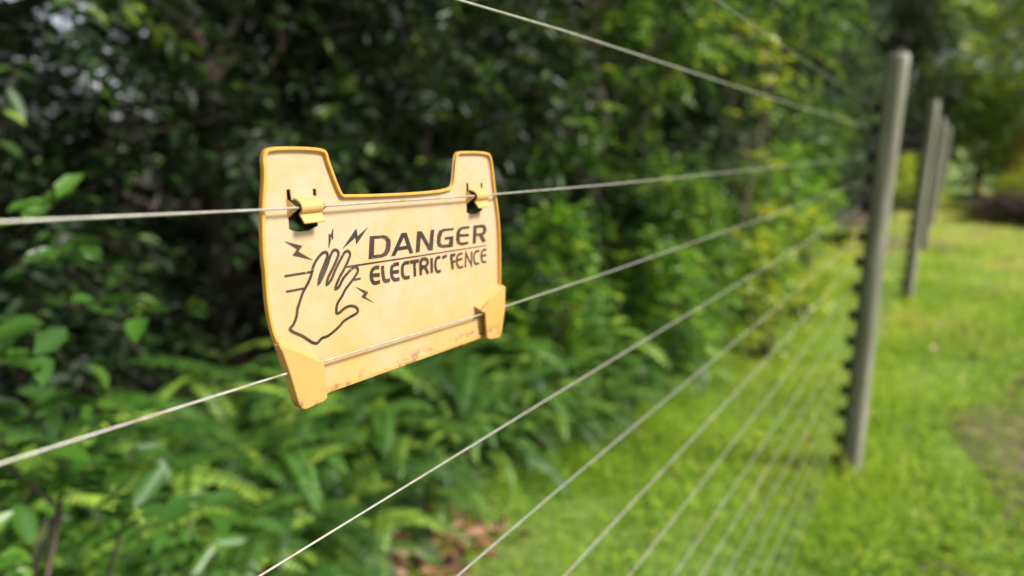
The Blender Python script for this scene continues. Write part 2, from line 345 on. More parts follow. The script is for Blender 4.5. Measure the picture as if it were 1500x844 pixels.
# ------------------------------------------------------------------ wire fence
rng = np.random.default_rng(5)
fence = empty('wire_fence', P(3.09, QP, 0))
tag(fence, 'tall wire fence of weathered round posts and many thin bare wires running beside the lawn', 'fence')
fo = np.array(P(3.09, QP, 0))
def rel(s, q, z): return tuple(np.array(P(s, q, z)) - fo)
posts = [(-1.0, 1.85, 0, 0), (3.05, 1.85, -.075, 0.012), (7.15, 1.90, .05, .02), (10.6, 1.86, .0, .02), (14.2, 1.85, 0, .01), (17.8, 1.86, 0, 0)]
zpost = [1.646, 1.566, 1.453, 1.358, 1.248, 1.120, 1.010, .896, .770, .651, .536, .413, .301, .169, .06]
plab = ['', 'nearest of the fence posts, thick and pale grey, its dark side studded with black insulators',
        'second fence post along the lawn', 'third fence post along the lawn', 'fourth fence post along the lawn', 'farthest fence post']
def post_mesh(h, r, seed):
    g = np.random.default_rng(seed); n = 22
    zs = np.concatenate([np.linspace(-.15, h-.02, 26), [h-.008, h]])
    a = np.arange(n)*2*math.pi/n
    lob = 1+.03*np.sin(2*a+g.random()*6)+.02*np.sin(3*a+g.random()*6)+.012*g.standard_normal(n)
    B = []
    for i, z in enumerate(zs):
        rr = r*(1+.02*math.sin(z*2.3+seed)-.05*z/h)*(1 if i < len(zs)-2 else (.95 if i == len(zs)-2 else .8))
        B += [(math.cos(t)*rr*l + .006*math.sin(z*1.9+seed), math.sin(t)*rr*l, z) for t, l in zip(a, lob)]
    m_ = len(zs); i = np.arange(m_-1)[:, None]*n; j = np.arange(n)[None]; k = (j+1) % n
    q = np.stack([i+j, i+k, i+n+k, i+n+j], -1).reshape(-1, 4)
    B.append((0, 0, h+.002)); c = len(B)-1
    tr = np.array([[(m_-1)*n+t, (m_-1)*n+(t+1) % n, c] for t in range(n)])
    return mesh_np('fence_post', B, [q, tr], smooth=True)
def insulator_mesh():
    # nail, two ribbed discs and a grooved knob, axis along +Y
    prof = [(0, .000), (.016, .000), (.017, .006), (.010, .009), (.009, .012), (.0165, .015), (.0165, .019), (.007, .022), (.006, .027), (.0145, .030), (.0145, .035), (.006, .039), (0, .040)]
    n = 14; co = []
    for r_, y in prof: co += [(math.cos(t)*r_, y, math.sin(t)*r_) for t in np.arange(n)*2*math.pi/n]
    i = np.arange(len(prof)-1)[:, None]*n; j = np.arange(n)[None]; k = (j+1) % n
    q = np.stack([i+j, i+k, i+n+k, i+n+j], -1).reshape(-1, 4)
    return mesh_np('insulator', co, [q], smooth=True)
ins_me = insulator_mesh(); ins_me.materials.append(M['black'])
for i, (s, h, lean, ql) in enumerate(posts):
    r = .043 if i < 2 else .051
    po = link('fence_post', post_mesh(h, r, i+1), M['post'], fence, rel(s, QP-.004, 0))
    tilt = Vector((*(F*lean + N*ql), h)).normalized()
    po.rotation_euler = Vector((0, 0, 1)).rotation_difference(tilt).to_euler()
    if plab[i]: po['label'] = plab[i]
    for z in zpost:
        if z < .03: continue
        o = link('insulator', ins_me, None, po, (*(N*(r-.006)), z))
        o.rotation_euler = (0, 0, YAW); o.scale = (1.9, .95, 1.9)
# wires: (nearest height, height at the first post)
near = [1.705, 1.598, None, None, 1.257, 1.147, 1.032, .918, .801, .708, .596, .467, .309, .170, .06]
names = ['second highest']
for k, zn in enumerate(near):
    if k == 2: pts = [(-1.0, 1.492), (.08, 1.4712), (.192, 1.4665), (.225, 1.4655), (.385, 1.4618), (.62, 1.459), (1.4, 1.4555), (3.09, 1.453)]
    elif k == 3: pts = [(-1.0, 1.386), (.067, 1.3755), (.199, 1.3725), (.224, 1.3722), (.381, 1.3668), (.42, 1.3662), (.62, 1.3632), (1.4, 1.358), (3.09, 1.358)]
    else:
        zp = zpost[k]; d = .012
        pts = [(-1.0, zn+.003), (.5, zn), (1.5, zn+(zp-zn)*.40-d*.3), (2.3, zn+(zp-zn)*.7-d*.2), (3.09, zp)]
    for s2, s1 in ((7.15, 3.09), (10.6, 7.15), (14.2, 10.6), (17.8, 14.2)):
        pts += [((s1+s2)/2, zpost[k]-.02), (s2, zpost[k])]
    pl = []
    for (sa, za), (sb, zb) in zip(pts[:-1], pts[1:]):
        n = max(2, int((sb-sa)/.05)) if sb < 3.2 else 4
        pl += [(sa+(sb-sa)*t, za+(zb-za)*t) for t in np.arange(n)/n]
    pl.append(pts[-1])
    co = np.array([rel(s, QW, z) for s, z in pl])
    c_, q_ = tube_np(co, (.0010 if k > 5 else .0008 if k > 3 else .0007) if k != 1 else .00098, 8)
    o = link('fence_wire', mesh_np('fence_wire', c_, [q_], smooth=True), M['wire'], fence)
    if k == 0: o['label'] = 'topmost wire, crossing the upper right corner'
    if k == 1: o['label'] = 'wire passing high above the yellow sign'
    if k == 2: o['label'] = 'wire held in the two clips of the yellow sign'
    if k == 3: o['label'] = 'wire running across the lower part of the yellow sign'

# ------------------------------------------------------------------ warning sign
S0, Z0 = .3019, 1.4685
sign = empty('warning_sign', P(S0, QW, Z0), (R(90), 0, YAW))
tag(sign, 'faded yellow plastic DANGER electric fence sign with a hand emblem, clipped onto two wires', 'sign')
ZP = -.0045
ol = SG['outline']
hole = [(-89.6, 7.5), (-89.9, -14.8), (-87.3, -16.2), (-82.5, -17.2), (-76.3, -17.3), (-69.5, -15.2), (-69.3, 6.6), (-72.0, 7.1), (-72.2, 1.4), (-86.5, 1.4), (-86.9, 7.6)]
hole2 = [(x+157.6, y-4.2) for x, y in hole]
top = ol[:20]; low = ol[20:23]; left = ol[23:]
path = list(catmull(left + top, 6))
full = [tuple(p) for p in path] + [tuple(p) for p in low[:]]
slit = [(79.6, -104.5), (82.6, -104.4), (83.4, -116.5), (80.6, -116.5)]
flat('panel', [full, hole, hole2, slit], ZP-.0006, .0012, M['sign'], sign, .0002)
rp = catmull(left[2:] + top, 6)
c0 = rp.mean(0)
flat('rim', [ribbon(rp*np.array([.995, .991]) + np.array([0, -.05]), 1.05)], -.0040, .0036, M['rim'], sign, .00035, 3)
# moulded fillet step just inside the rim
flat('inner_bead', [ribbon(rp*np.array([.980, .966]) + np.array([0, -.4]), .8)], ZP-.0002, .0012, M['sign'], sign, .0004, 2)
# bottom lip between the tabs
flat('bottom_lip', [ribbon([(-73.5, -117.6), (87.0, -122.1)], 2.0)], ZP+.0002, .0022, M['tab'], sign, .0004, 2)
for nm, wall in (('tabL', [1, 0, 10, 9, 8, 7]), ('tabR', [8, 0, 1, 2, 3, 4])):
    pts = SG[nm]
    pl_ = flat('s', [[tuple(p) for p in pts]], .0014, .0021, M['tab'], sign, .0008, 4)
    cx_ = np.mean(np.array(pts), 0); wp = np.array([pts[i] for i in wall], float); wp = wp + (cx_-wp)*.035
    wl = flat('s', [ribbon(wp, 1.3)], -.0018, .0056, M['tab'], sign, .0004, 2)
    r0, r1 = (np.array(pts[0]), np.array(pts[1])) if nm == 'tabL' else (np.array(pts[8]), np.array(pts[0]))
    dr = (r1-r0)/np.linalg.norm(r1-r0); nr = np.array([-dr[1], dr[0]])
    a_, b_ = r0+nr*3.6-dr*.2, r1+nr*3.6-dr*1.0; c_, d_ = r0+dr*.3, r1-dr*.6; e_, f_2 = r0-nr*1.2+dr*.3, r1-nr*1.2-dr*.6
    vs = [(*a_, -4.45), (*b_, -4.45), (*d_, 2.1), (*c_, 2.1), (*e_, 1.0), (*f_2, 1.0)]
    me = bpy.data.meshes.new('s'); me.from_pydata([(x/1000, y/1000, z/1000) for x, y, z in vs], [], [(0, 1, 2, 3), (3, 2, 5, 4), (0, 3, 4), (1, 5, 2), (0, 4, 5, 1)]); me.update()
    sl_ = link('s', me, M['tab'], sign)
    t = join_me('corner_tab', [pl_, wl, sl_])
    t['label'] = 'folded left corner tab' if nm == 'tabL' else 'folded right corner tab'
def clip(dx, dy):
    prof = [(2.2, -5.2), (1.4, -4.3), (.9, -2.2), (.1, -.1), (-1.2, 1.6), (-2.9, 2.2), (-4.5, 1.5), (-5.5, .1), (-6.2, -.4), (-7.2, -.1), (-9.2, 1.6), (-11.8, 3.6)]
    pr = catmull(prof, 3); th = 1.1
    d = nrmz(np.gradient(pr, axis=0)); nn = np.stack([-d[:, 1], d[:, 0]], -1)
    inner = pr; outer = pr - nn*th if (nn[len(nn)//3][1] < 0) else pr + nn*th
    x0, x1 = -85.6, -71.0
    co = []; m_ = len(pr)
    for x in (x0, x1):
        co += [(x, y, z) for y, z in inner]; co += [(x, y, z) for y, z in outer]
    f = []
    for i in range(m_-1):
        f += [(i, i+1, m_+i+1, m_+i), (2*m_+i, 3*m_+i, 3*m_+i+1, 2*m_+i+1), (i, 2*m_+i, 2*m_+i+1, i+1), (m_+i, m_+i+1, 3*m_+i+1, 3*m_+i)]
    f += [(0, m_, 3*m_, 2*m_), (m_-1, 3*m_-1, 4*m_-1, 2*m_-1)]
    n0 = len(co)
    # two flared cheeks that guide the wire
    for sx, xo, xa in ((1, -90.6, -87.4), (-1, -69.6, -66.2)):
        b0 = len(co)
        xb = xo
        co += [(xb, 3.0, -4.9), (xb, -9.2, -4.9), (xa+.3, -3.2, 1.2), (xb+1.1*sx, 2.2, -4.9), (xb+1.1*sx, -8.4, -4.9), (xa+1.1, -3.2, .5)] if sx > 0 else \
              [(xb+.2, 3.0, -4.9), (xb+.2, -9.2, -4.9), (xa, -3.2, .8), (xb-.9, 2.6, -4.7), (xb-.9, -8.8, -4.7), (xa-1.0, -3.2, 1.3)]
        f += [(b0, b0+1, b0+2), (b0+3, b0+5, b0+4), (b0, b0+2, b0+5, b0+3), (b0+1, b0+4, b0+5, b0+2), (b0, b0+3, b0+4, b0+1)]
    me = bpy.data.meshes.new('wire_clip')
    me.from_pydata([((x+dx)/1000, (y+dy)/1000, z/1000) for x, y, z in co], [], f); me.update()
    import bmesh
    bm = bmesh.new(); bm.from_mesh(me); bmesh.ops.recalc_face_normals(bm, faces=bm.faces)
    bmesh.ops.bevel(bm, geom=[e for e in bm.edges if len(e.link_faces) == 2 and e.calc_face_angle() > .9], offset=.0002, segments=2, affect='EDGES')
    bm.to_mesh(me); bm.free()
    return link('wire_clip', me, M['tab'], sign)
clip(0, 0); clip(157.6, -4.2)
INK = .00025
zi = ZP + .00022
ln = []
def stroke(key, w, sm=4, dz=0): 
    p = SG[key]; p = catmull(p, sm) if sm and len(p) > 2 else p
    return flat('s', [ribbon(p, w)], zi+dz, INK, M['ink'], sign)
L = [flat('s', [SG['D'], SG['Di']], zi, INK, M['ink'], sign), flat('s', [SG['A'], SG['Ai']], zi, INK, M['ink'], sign), flat('s', [SG['N']], zi, INK, M['ink'], sign),
     flat('s', [SG['G']], zi, INK, M['ink'], sign), flat('s', [SG['E']], zi, INK, M['ink'], sign), flat('s', [SG['R'], SG['Ri']], zi, INK, M['ink'], sign)]
join_me('danger_lettering', L)
L = []
for i in range(1, 23):
    k = 's%02d' % i
    sharp = k in ('s03x', 's19', 's07', 's14')
    wd = 2.5 if i < 12 else (2.3 if i < 16 else 1.85)
    if k == 's15': wd = 2.4
    L.append(stroke(k, wd, 0 if sharp else 4, .00003*(i % 4)))
join_me('electric_fence_lettering', L)
flat('underline', [ribbon(SG['rule'], [1.1, 1.05, .85, .65])], zi, INK, M['ink'], sign)
join_me('hand_emblem', [flat('s', loop_ribbon(catmull(SG['hand'], 3, True), 1.75), zi, INK, M['ink'], sign)] +
        [flat('s', [SG[k]], zi+.00004, INK, M['ink'], sign) for k in ('w1',)])
for k in ('bA', 'bB', 'bC', 'bD'): flat('lightning_bolt', [SG[k]], zi, INK, M['ink'], sign)
for k in ('l1', 'l2', 'l3'): flat('wire_line', [ribbon(SG[k], 1.25)], zi, INK, M['ink'], sign)

# ================================================================== FOLIAGE
def leaf_arrays(base, d, nn, Ln, Wd, tint, fold=.18):
    d = nrmz(d); side = nrmz(np.cross(d, nn)); nn = np.cross(side, d)
    L1 = Ln[:, None]; W1 = Wd[:, None]
    up = nn*fold*W1
    v0 = base; v3 = base + d*L1 - nn*.12*L1
    l1 = base + d*L1*.3 - side*W1*.46 + up; l2 = base + d*L1*.68 - side*W1*.40 + up - nn*.04*L1
    r1 = base + d*L1*.3 + side*W1*.46 + up; r2 = base + d*L1*.68 + side*W1*.40 + up - nn*.04*L1
    n = len(base)
    co = np.stack([v0, l1, l2, v3, r2, r1], 1).reshape(-1, 3)
    i = np.arange(n)[:, None]*6
    f = np.concatenate([i+np.array([[0, 1, 2, 3]]), i+np.array([[0, 3, 4, 5]])])
    return co, f, np.concatenate([tint, tint])
def sprays(g, org, dirs, nl, tl, Ln, Wd, droop=.4, tint_fn=None):
    """twigs from org along dirs, each with nl leaves; returns leaf mesh arrays and twig paths"""
    T = len(org); k = np.arange(nl)
    u = (k[None]+.5+g.uniform(-.3, .3, (T, nl)))/nl
    tl_ = tl*g.uniform(.6, 1.3, (T, 1))
    d = nrmz(dirs)
    pos = org[:, None] + d[:, None]*(u*tl_)[..., None]
    pos[..., 2] -= droop*tl_*u**2
    dd = d[:, None] + np.array([0, 0, -1.])*(2*droop*u)[..., None]
    side = nrmz(np.cross(d, np.array([0, 0, 1.])) + 1e-3)
    sg = np.where(k % 2, 1., -1.)[None, :, None]
    ld = dd*.55 + side[:, None]*sg*.85 + g.standard_normal((T, nl, 3))*.28
    nn = np.array([0, 0, 1.]) + g.standard_normal((T, nl, 3))*.45
    n = T*nl
    tw = g.random((T, 1))
    ti = np.clip(.65*tw + .45*g.random((T, nl)) - .05, 0, 1).reshape(-1)
    if tint_fn is not None: ti = tint_fn(pos.reshape(-1, 3), ti)
    sc = g.uniform(.65, 1.2, n)
    return leaf_arrays(pos.reshape(-1, 3), ld.reshape(-1, 3), nn.reshape(-1, 3), Ln*sc, Wd*sc*g.uniform(.85, 1.15, n), ti), (org, org + d*tl_ - np.array([0, 0, 1.])*droop*tl_)
def twig_bag(bag, a, b, r=.003):
    """thin three-sided straight twigs a->b"""
    d = nrmz(b-a); s1 = nrmz(np.cross(d, [.3, .2, 1.])); s2 = np.cross(d, s1); n = len(a)
    co = np.stack([a+s1*r, a-s1*r*.5+s2*r*.8, a-s1*r*.5-s2*r*.8, b+s1*r*.3, b-s1*r*.15+s2*r*.3, b-s1*r*.15-s2*r*.3], 1).reshape(-1, 3)
    i = np.arange(n)[:, None]*6
    f = np.concatenate([i+np.array([[0, 1, 4, 3]]), i+np.array([[1, 2, 5, 4]]), i+np.array([[2, 0, 3, 5]])])
    bag.add(co, f)
def limb(g, a, b, k=7, wob=.08):
    t = np.linspace(0, 1, k)[:, None]
    p = a*(1-t) + b*t + g.standard_normal((k, 3))*wob*np.linalg.norm(b-a)*np.sin(t*math.pi)*.5
    return p
def blobs(g, nb, zlo, zhi, rad, bs):
    """clump centres inside a rounded column"""
    z = g.uniform(zlo, zhi, nb); a = g.uniform(0, 6.283, nb); tt = (z-zlo)/(zhi-zlo)
    prof = np.clip(np.sin(np.pi*np.clip(tt*.80+.15, 0, 1)), .2, 1)
    r = rad*prof*np.sqrt(g.uniform(.12, 1, nb))
    return np.stack([np.cos(a)*r, np.sin(a)*r, z], 1), bs*g.uniform(.6, 1.3, nb)
def tree_proto(name, seed, h, rad, zlo, nb, tpb, nl, tl, Ln, Wd, lm, bark='bark', trunk_r=.09, droop=.45, bare=0, bs=.38):
    g = np.random.default_rng(seed)
    root = empty(name, (0, 0, -50))
    cen, br = blobs(g, nb, zlo, h, rad, bs)
    org = []; dirs = []
    for c, r in zip(cen, br):
        d = nrmz(g.standard_normal((tpb, 3)) * np.array([1, 1, .7]))
        out = np.array([c[0], c[1], 0]); out = out/max(np.linalg.norm(out), .1)
        d = nrmz(d + .45*out + np.array([0, 0, .1]))
        org.append(c + d*r*g.uniform(.3, 1, (tpb, 1))); dirs.append(d)
    org = np.concatenate(org); dirs = np.concatenate(dirs)
    (co, f, ti), (ta, tb) = sprays(g, org, dirs, nl, tl, Ln, Wd, droop)
    wood = Bag()
    tp = limb(g, np.array([0, 0, -.05]), np.array([g.uniform(-.2, .2), g.uniform(-.2, .2), h*.8]), 10, .03)
    c_, q_ = tube_np(tp, np.linspace(trunk_r, trunk_r*.25, 10), 9); wood.add(c_, q_)
    for c in cen[::max(1, nb//26)]:
        k = min(9, max(1, int((c[2]-.5)/(h*.8)*9*.8)))
        c_, q_ = tube_np(limb(g, tp[k], c, 7, .12), np.linspace(trunk_r*.35, .008, 7), 6); wood.add(c_, q_)
    twig_bag(wood, ta, tb, .0028)
    tr = link('trunk', wood.mesh('trunk'), M[bark], root)
    cr = link('crown', mesh_np('crown', co, [f], ti), M[lm], root)
    for i in range(bare):
        a = g.uniform(-2.9, -1.9) ; z = g.uniform(1.2, 2.6)
        # a dead bare branch poking out of the crown towards the fence
        A_ = np.array([0, 0, z]); B_ = np.array([math.cos(a)*rad*1.1, math.sin(a)*rad*1.1, z+g.uniform(-.5, .5)])
        bg_ = Bag(); p = limb(g, A_, B_, 9, .1); c_, q_ = tube_np(p, np.linspace(.014, .004, 9), 6); bg_.add(c_, q_)
        for j in (4, 5, 6, 7):
            e = p[j]+g.standard_normal(3)*.22; c_, q_ = tube_np(limb(g, p[j], e, 5, .1), np.linspace(.006, .002, 5), 5); bg_.add(c_, q_)
        link('bare_branch', bg_.mesh('bare_branch'), M['pale_bark'], root)
    return root
used = set()
def place(proto, s, q, rz, sc, label, cat, group=None, z=0):
    o = proto if proto.name not in used else copy_tree(proto)
    if o is proto: used.add(proto.name)
    o.location = P(s, q, z); o.rotation_euler = (0, 0, rz); o.scale = (sc, sc, sc)
    for k in ('label', 'category', 'group'):
        if k in o: del o[k]
    return tag(o, label, cat, group)

tA = tree_proto('dense_tree', 11, 5.6, 1.4, .4, 165, 18, 9, .32, .092, .038, 'shaded_dark_leaf', bare=2)
tB = tree_proto('dense_tree', 12, 5.4, 1.4, .3, 165, 17, 9, .30, .084, .042, 'shaded_dark_leaf', bare=1)
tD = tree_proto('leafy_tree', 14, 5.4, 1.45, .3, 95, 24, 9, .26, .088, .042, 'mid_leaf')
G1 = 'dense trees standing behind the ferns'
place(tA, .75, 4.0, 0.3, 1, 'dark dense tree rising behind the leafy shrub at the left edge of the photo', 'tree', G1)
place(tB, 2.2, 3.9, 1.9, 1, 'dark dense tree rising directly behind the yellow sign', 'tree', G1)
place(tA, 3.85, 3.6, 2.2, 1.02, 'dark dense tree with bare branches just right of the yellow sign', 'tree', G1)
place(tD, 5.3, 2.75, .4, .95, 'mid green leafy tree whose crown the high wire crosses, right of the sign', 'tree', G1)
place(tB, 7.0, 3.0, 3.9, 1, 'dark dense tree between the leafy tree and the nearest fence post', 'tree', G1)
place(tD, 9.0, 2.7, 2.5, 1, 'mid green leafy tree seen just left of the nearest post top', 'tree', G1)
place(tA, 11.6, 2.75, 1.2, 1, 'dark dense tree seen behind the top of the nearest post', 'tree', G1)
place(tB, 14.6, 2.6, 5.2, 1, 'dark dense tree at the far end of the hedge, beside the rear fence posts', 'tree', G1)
G2 = 'shaded trees of the second row behind the front trees'
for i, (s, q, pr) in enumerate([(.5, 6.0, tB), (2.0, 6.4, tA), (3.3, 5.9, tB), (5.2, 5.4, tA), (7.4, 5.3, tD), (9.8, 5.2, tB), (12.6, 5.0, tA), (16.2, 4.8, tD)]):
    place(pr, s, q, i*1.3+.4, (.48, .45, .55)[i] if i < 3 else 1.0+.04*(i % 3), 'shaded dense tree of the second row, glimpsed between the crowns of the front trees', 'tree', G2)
G3 = 'tall trees closing the view at the back'
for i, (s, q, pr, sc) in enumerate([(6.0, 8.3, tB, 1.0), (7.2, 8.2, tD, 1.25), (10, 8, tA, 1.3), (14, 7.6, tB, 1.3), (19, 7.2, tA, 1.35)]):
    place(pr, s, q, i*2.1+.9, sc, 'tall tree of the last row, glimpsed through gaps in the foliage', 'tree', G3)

# right-hand end of the garden
gR = 'trees across the far end of the lawn'
tS = tree_proto('sunny_tree', 15, 5.0, 1.7, .6, 80, 18, 9, .38, .13, .062, 'garden_leaf', bark='pale_bark', droop=.5)
place(tS, 21.5, 1.0, 5.2, 1.15, 'yellow-green tree directly behind the tops of the rear fence posts', 'tree', gR)
place(tS, 20.5, -2.3, 1.0, 1.05, 'yellow-green sunlit tree overhanging the lawn in the upper right corner', 'tree')
place(tB, 19.5, 1.5, 1.0, 1.0, 'dark green tree across the lawn, directly behind the rear fence posts', 'tree', gR)
place(tS, 23.5, -.6, 2.0, 1.2, 'yellow-green tree at the far end of the lawn just right of the rear posts', 'tree', gR)
place(tS, 27, 1.6, 3.0, 1.5, 'yellow-green tall tree far behind the rear fence posts', 'tree', gR)
place(tD, 22, 4.4, 4.0, 1.3, 'mid green tall tree at the far left corner of the lawn', 'tree', gR)
place(tA, 31, -2.2, 1.0, 1.7, 'dark tall tree farthest away, above the yellow-green bush', 'tree', gR)
place(tD, 17.6, 3.4, 5.0, 1.1, 'mid green tree just left of the rear fence posts, past the hedge end', 'tree', gR)

def bush_proto(name, seed, h, rad, nb, tpb, nl, tl, Ln, Wd, lm, droop=.35, bs=.2, bark='bark', zlo=.12):
    g = np.random.default_rng(seed); root = empty(name, (0, 0, -50))
    cen, br = blobs(g, nb, zlo, h, rad, bs)
    org, dirs = [], []; wood = Bag()
    for c, r in zip(cen, br):
        d = nrmz(g.standard_normal((tpb, 3)) + .6*np.array([c[0], c[1], .5])/max(rad, .1))
        org.append(c + d*r*g.uniform(.2, 1, (tpb, 1))); dirs.append(d)
        c_, q_ = tube_np(limb(g, np.array([g.uniform(-.05, .05), g.uniform(-.05, .05), -.02]), c, 6, .1), np.linspace(.010, .004, 6), 5); wood.add(c_, q_)
    org = np.concatenate(org); dirs = np.concatenate(dirs)
    (co, f, ti), (ta, tb) = sprays(g, org, dirs, nl, tl, Ln, Wd, droop)
    twig_bag(wood, ta, tb, .002)
    link('stem', wood.mesh('stem'), M[bark], root)
    link('foliage', mesh_np('foliage', co, [f], ti), M[lm], root)
    return root
bs1 = bush_proto('broadleaf_shrub', 31, 1.2, .36, 34, 5, 6, .15, .082, .042, 'broad_leaf')
place(bs1, .27, 1.50, .5, 1, 'broad-leaved green shrub at the left edge of the photo, below the clipped wire', 'shrub')
bs2 = bush_proto('broadleaf_shrub', 39, .85, .45, 34, 5, 6, .15, .075, .04, 'broad_leaf')
place(bs2, .22, 1.8, .5, .75, 'low broad-leaved shrub among the ferns in the lower left corner', 'shrub')
bm1 = bush_proto('leafy_shrub', 32, 1.5, .62, 52, 9, 8, .2, .072, .036, 'sunny_leaf')
gB = 'leafy shrubs along the lawn edge right of the sign'
place(bm1, 3.3, 2.0, .2, .68, 'leafy green shrub just right of the sign, behind the ferns', 'shrub', gB)
place(bm1, 4.7, 1.65, 1.9, .76, 'leafy green shrub midway between the sign and the nearest post', 'shrub', gB)
place(bm1, 6.4, 1.5, 3.2, .78, 'leafy green shrub leaning over the lawn left of the nearest post', 'shrub', gB)
place(bm1, 8.4, 1.75, 4.4, .9, 'leafy green shrub far along the hedge, close to the nearest post', 'shrub', gB)
place(bm1, 10.8, 1.8, 5.4, .9, 'farthest leafy green shrub of the hedge foot', 'shrub', gB)
place(bm1, 4.0, 1.42, 2.7, .5, 'small leafy green shrub at the lawn edge below the lower sign wire', 'shrub', gB)
place(bm1, 5.35, 1.2, 4.7, .52, 'small leafy green shrub spilling onto the lawn between the sign and the nearest post', 'shrub', gB)
yl = bush_proto('yellow_leaved_sapling', 34, 2.45, .20, 7, 5, 6, .18, .075, .036, 'bright_leaf', bark='pale_bark', zlo=.9, bs=.14)
place(yl, 5.5, 1.4, .2, 1, 'slender sapling with bright yellow-green leaves where the high wire passes', 'sapling')
lb = bush_proto('young_shrub', 35, .75, .30, 16, 6, 7, .16, .055, .028, 'bright_leaf')
gY = 'young yellow-green shrubs at the lawn edge'
place(lb, 4.5, .98, .2, .95, 'young yellow-green shrub at the lawn edge, nearer of the two', 'shrub', gY)
place(lb, 5.75, .95, 2.2, 1.05, 'young yellow-green shrub at the lawn edge, farther of the two', 'shrub', gY)
yb = bush_proto('yellow_green_bush', 36, 1.5, .9, 50, 8, 7, .3, .12, .06, 'bright_leaf', bs=.3)
place(yb, 16.4, -1.45, 0, .8, 'rounded yellow-green bush at the far right end of the lawn', 'bush')
cb = bush_proto('orange_croton_bush', 37, 2.2, .5, 26, 6, 7, .3, .16, .05, 'croton', bs=.25)
place(yb, 17.0, .75, 2, .75, 'rounded light green bush close behind the rear fence posts', 'bush')
place(cb, 18.2, -1.55, 0, 1, 'orange and green croton bush behind the yellow-green bush', 'bush')
pb = bush_proto('purple_low_bush', 38, .6, .7, 50, 9, 7, .25, .08, .035, 'mulch', bs=.25, zlo=.03)
gP = 'low purple-brown bushes along the far lawn edge'
place(pb, 15.4, -.95, 0, .8, 'low purple-brown bush directly right of the rear posts', 'bush', gP)
place(pb, 15.0, -1.75, 2, .8, 'low purple-brown bush cut by the right edge of the photo', 'bush', gP)


# ------------------------------------------------------------------ ferns
def fern_proto(seed, nf, Lf):
    g = np.random.default_rng(seed); LB = Bag(); cos, fs, ts, n0 = [], [], [], 0; stems = Bag()
    for i in range(nf):
        a = i*2.4 + g.uniform(-.3, .3); el = g.uniform(.75, 1.35); L_ = Lf*g.uniform(.6, 1.1)
        k = 34; u = np.linspace(0, 1, k)
        ang = el - u**1.3*g.uniform(1.3, 2.3)
        step = L_/k; r = np.cumsum(np.cos(ang)*step); z = np.cumsum(np.sin(ang)*step)
        p = np.stack([np.cos(a)*r, np.sin(a)*r, z+.02], 1)
        c_, q_ = tube_np(p, np.linspace(.0028, .001, k), 4); stems.add(c_, q_, .4)
        t = nrmz(np.gradient(p, axis=0)); side = np.array([-math.sin(a), math.cos(a), 0.])
        nn = np.cross(side[None], t) ; nn = nn*np.sign(nn[:, 2:3]+1e-6)
        ww = np.sin(np.pi*np.clip(u*.93+.06, 0, 1))**.6*.055*L_/.7
        sel = slice(3, k)
        tint0 = g.random()
        for sg in (1, -1):
            d = side*sg + t[sel]*.30 - nn[sel]*.15 + g.standard_normal((k-3, 3))*.08
            co, f, ti = leaf_arrays(p[sel], d, nn[sel], ww[sel]*1.05, np.full(k-3, L_/k*.95), np.clip(.8*tint0**1.5+.2*g.random(k-3), 0, 1), .05)
            cos.append(co); fs.append(f+n0); ts.append(ti); n0 += len(co)
    me = mesh_np('fern_plant', np.concatenate(cos+stems.co), fs+[s+n0 for s in stems.f], np.concatenate(ts+stems.t))
    me.materials.append(M['fern'])
    return me
fern_me = [fern_proto(41+i, 19, .60+.05*i) for i in range(4)]
gF = 'arching ferns banked below the hedge'
g = np.random.default_rng(9)
fp = []
for row, (q0, ds, nrow) in enumerate([(1.60, .23, 25), (1.95, .29, 21), (2.3, .34, 19), (2.7, .42, 16)]):
    for i in range(nrow):
        s = -.5 + i*ds + g.uniform(-.12, .12) + row*.1
        if row == 0 and s > 4.2: continue
        fp.append((s, q0 + g.uniform(-.1, .1) - .10*max(min(s, 4.5)-2, 0), row))
fp += [(.05, 1.42, 1), (.32, 1.50, 1), (.62, 1.55, 1), (-.15, 1.62, 1), (.9, 1.58, 0)]
for i, (s, q, row) in enumerate(fp):
    o = bpy.data.objects.new('fern_plant', fern_me[i % 4]); C.objects.link(o)
    sc = g.uniform(.8, 1.1)*(.8, 1.05, 1.25, 1.4)[row]*(1 if s < 4.5 else .85); o.location = P(s, q, 0); o.rotation_euler = (g.uniform(-.12, .12), g.uniform(-.12, .12), g.uniform(0, 6.28)); o.scale = (sc,)*3
    tag(o, 'arching green fern in the front row spilling onto the lawn edge' if row == 0 else 'green fern deep in the bank between the front ferns and the dark trees', 'fern', gF if row == 0 else 'ferns deeper in the bank')

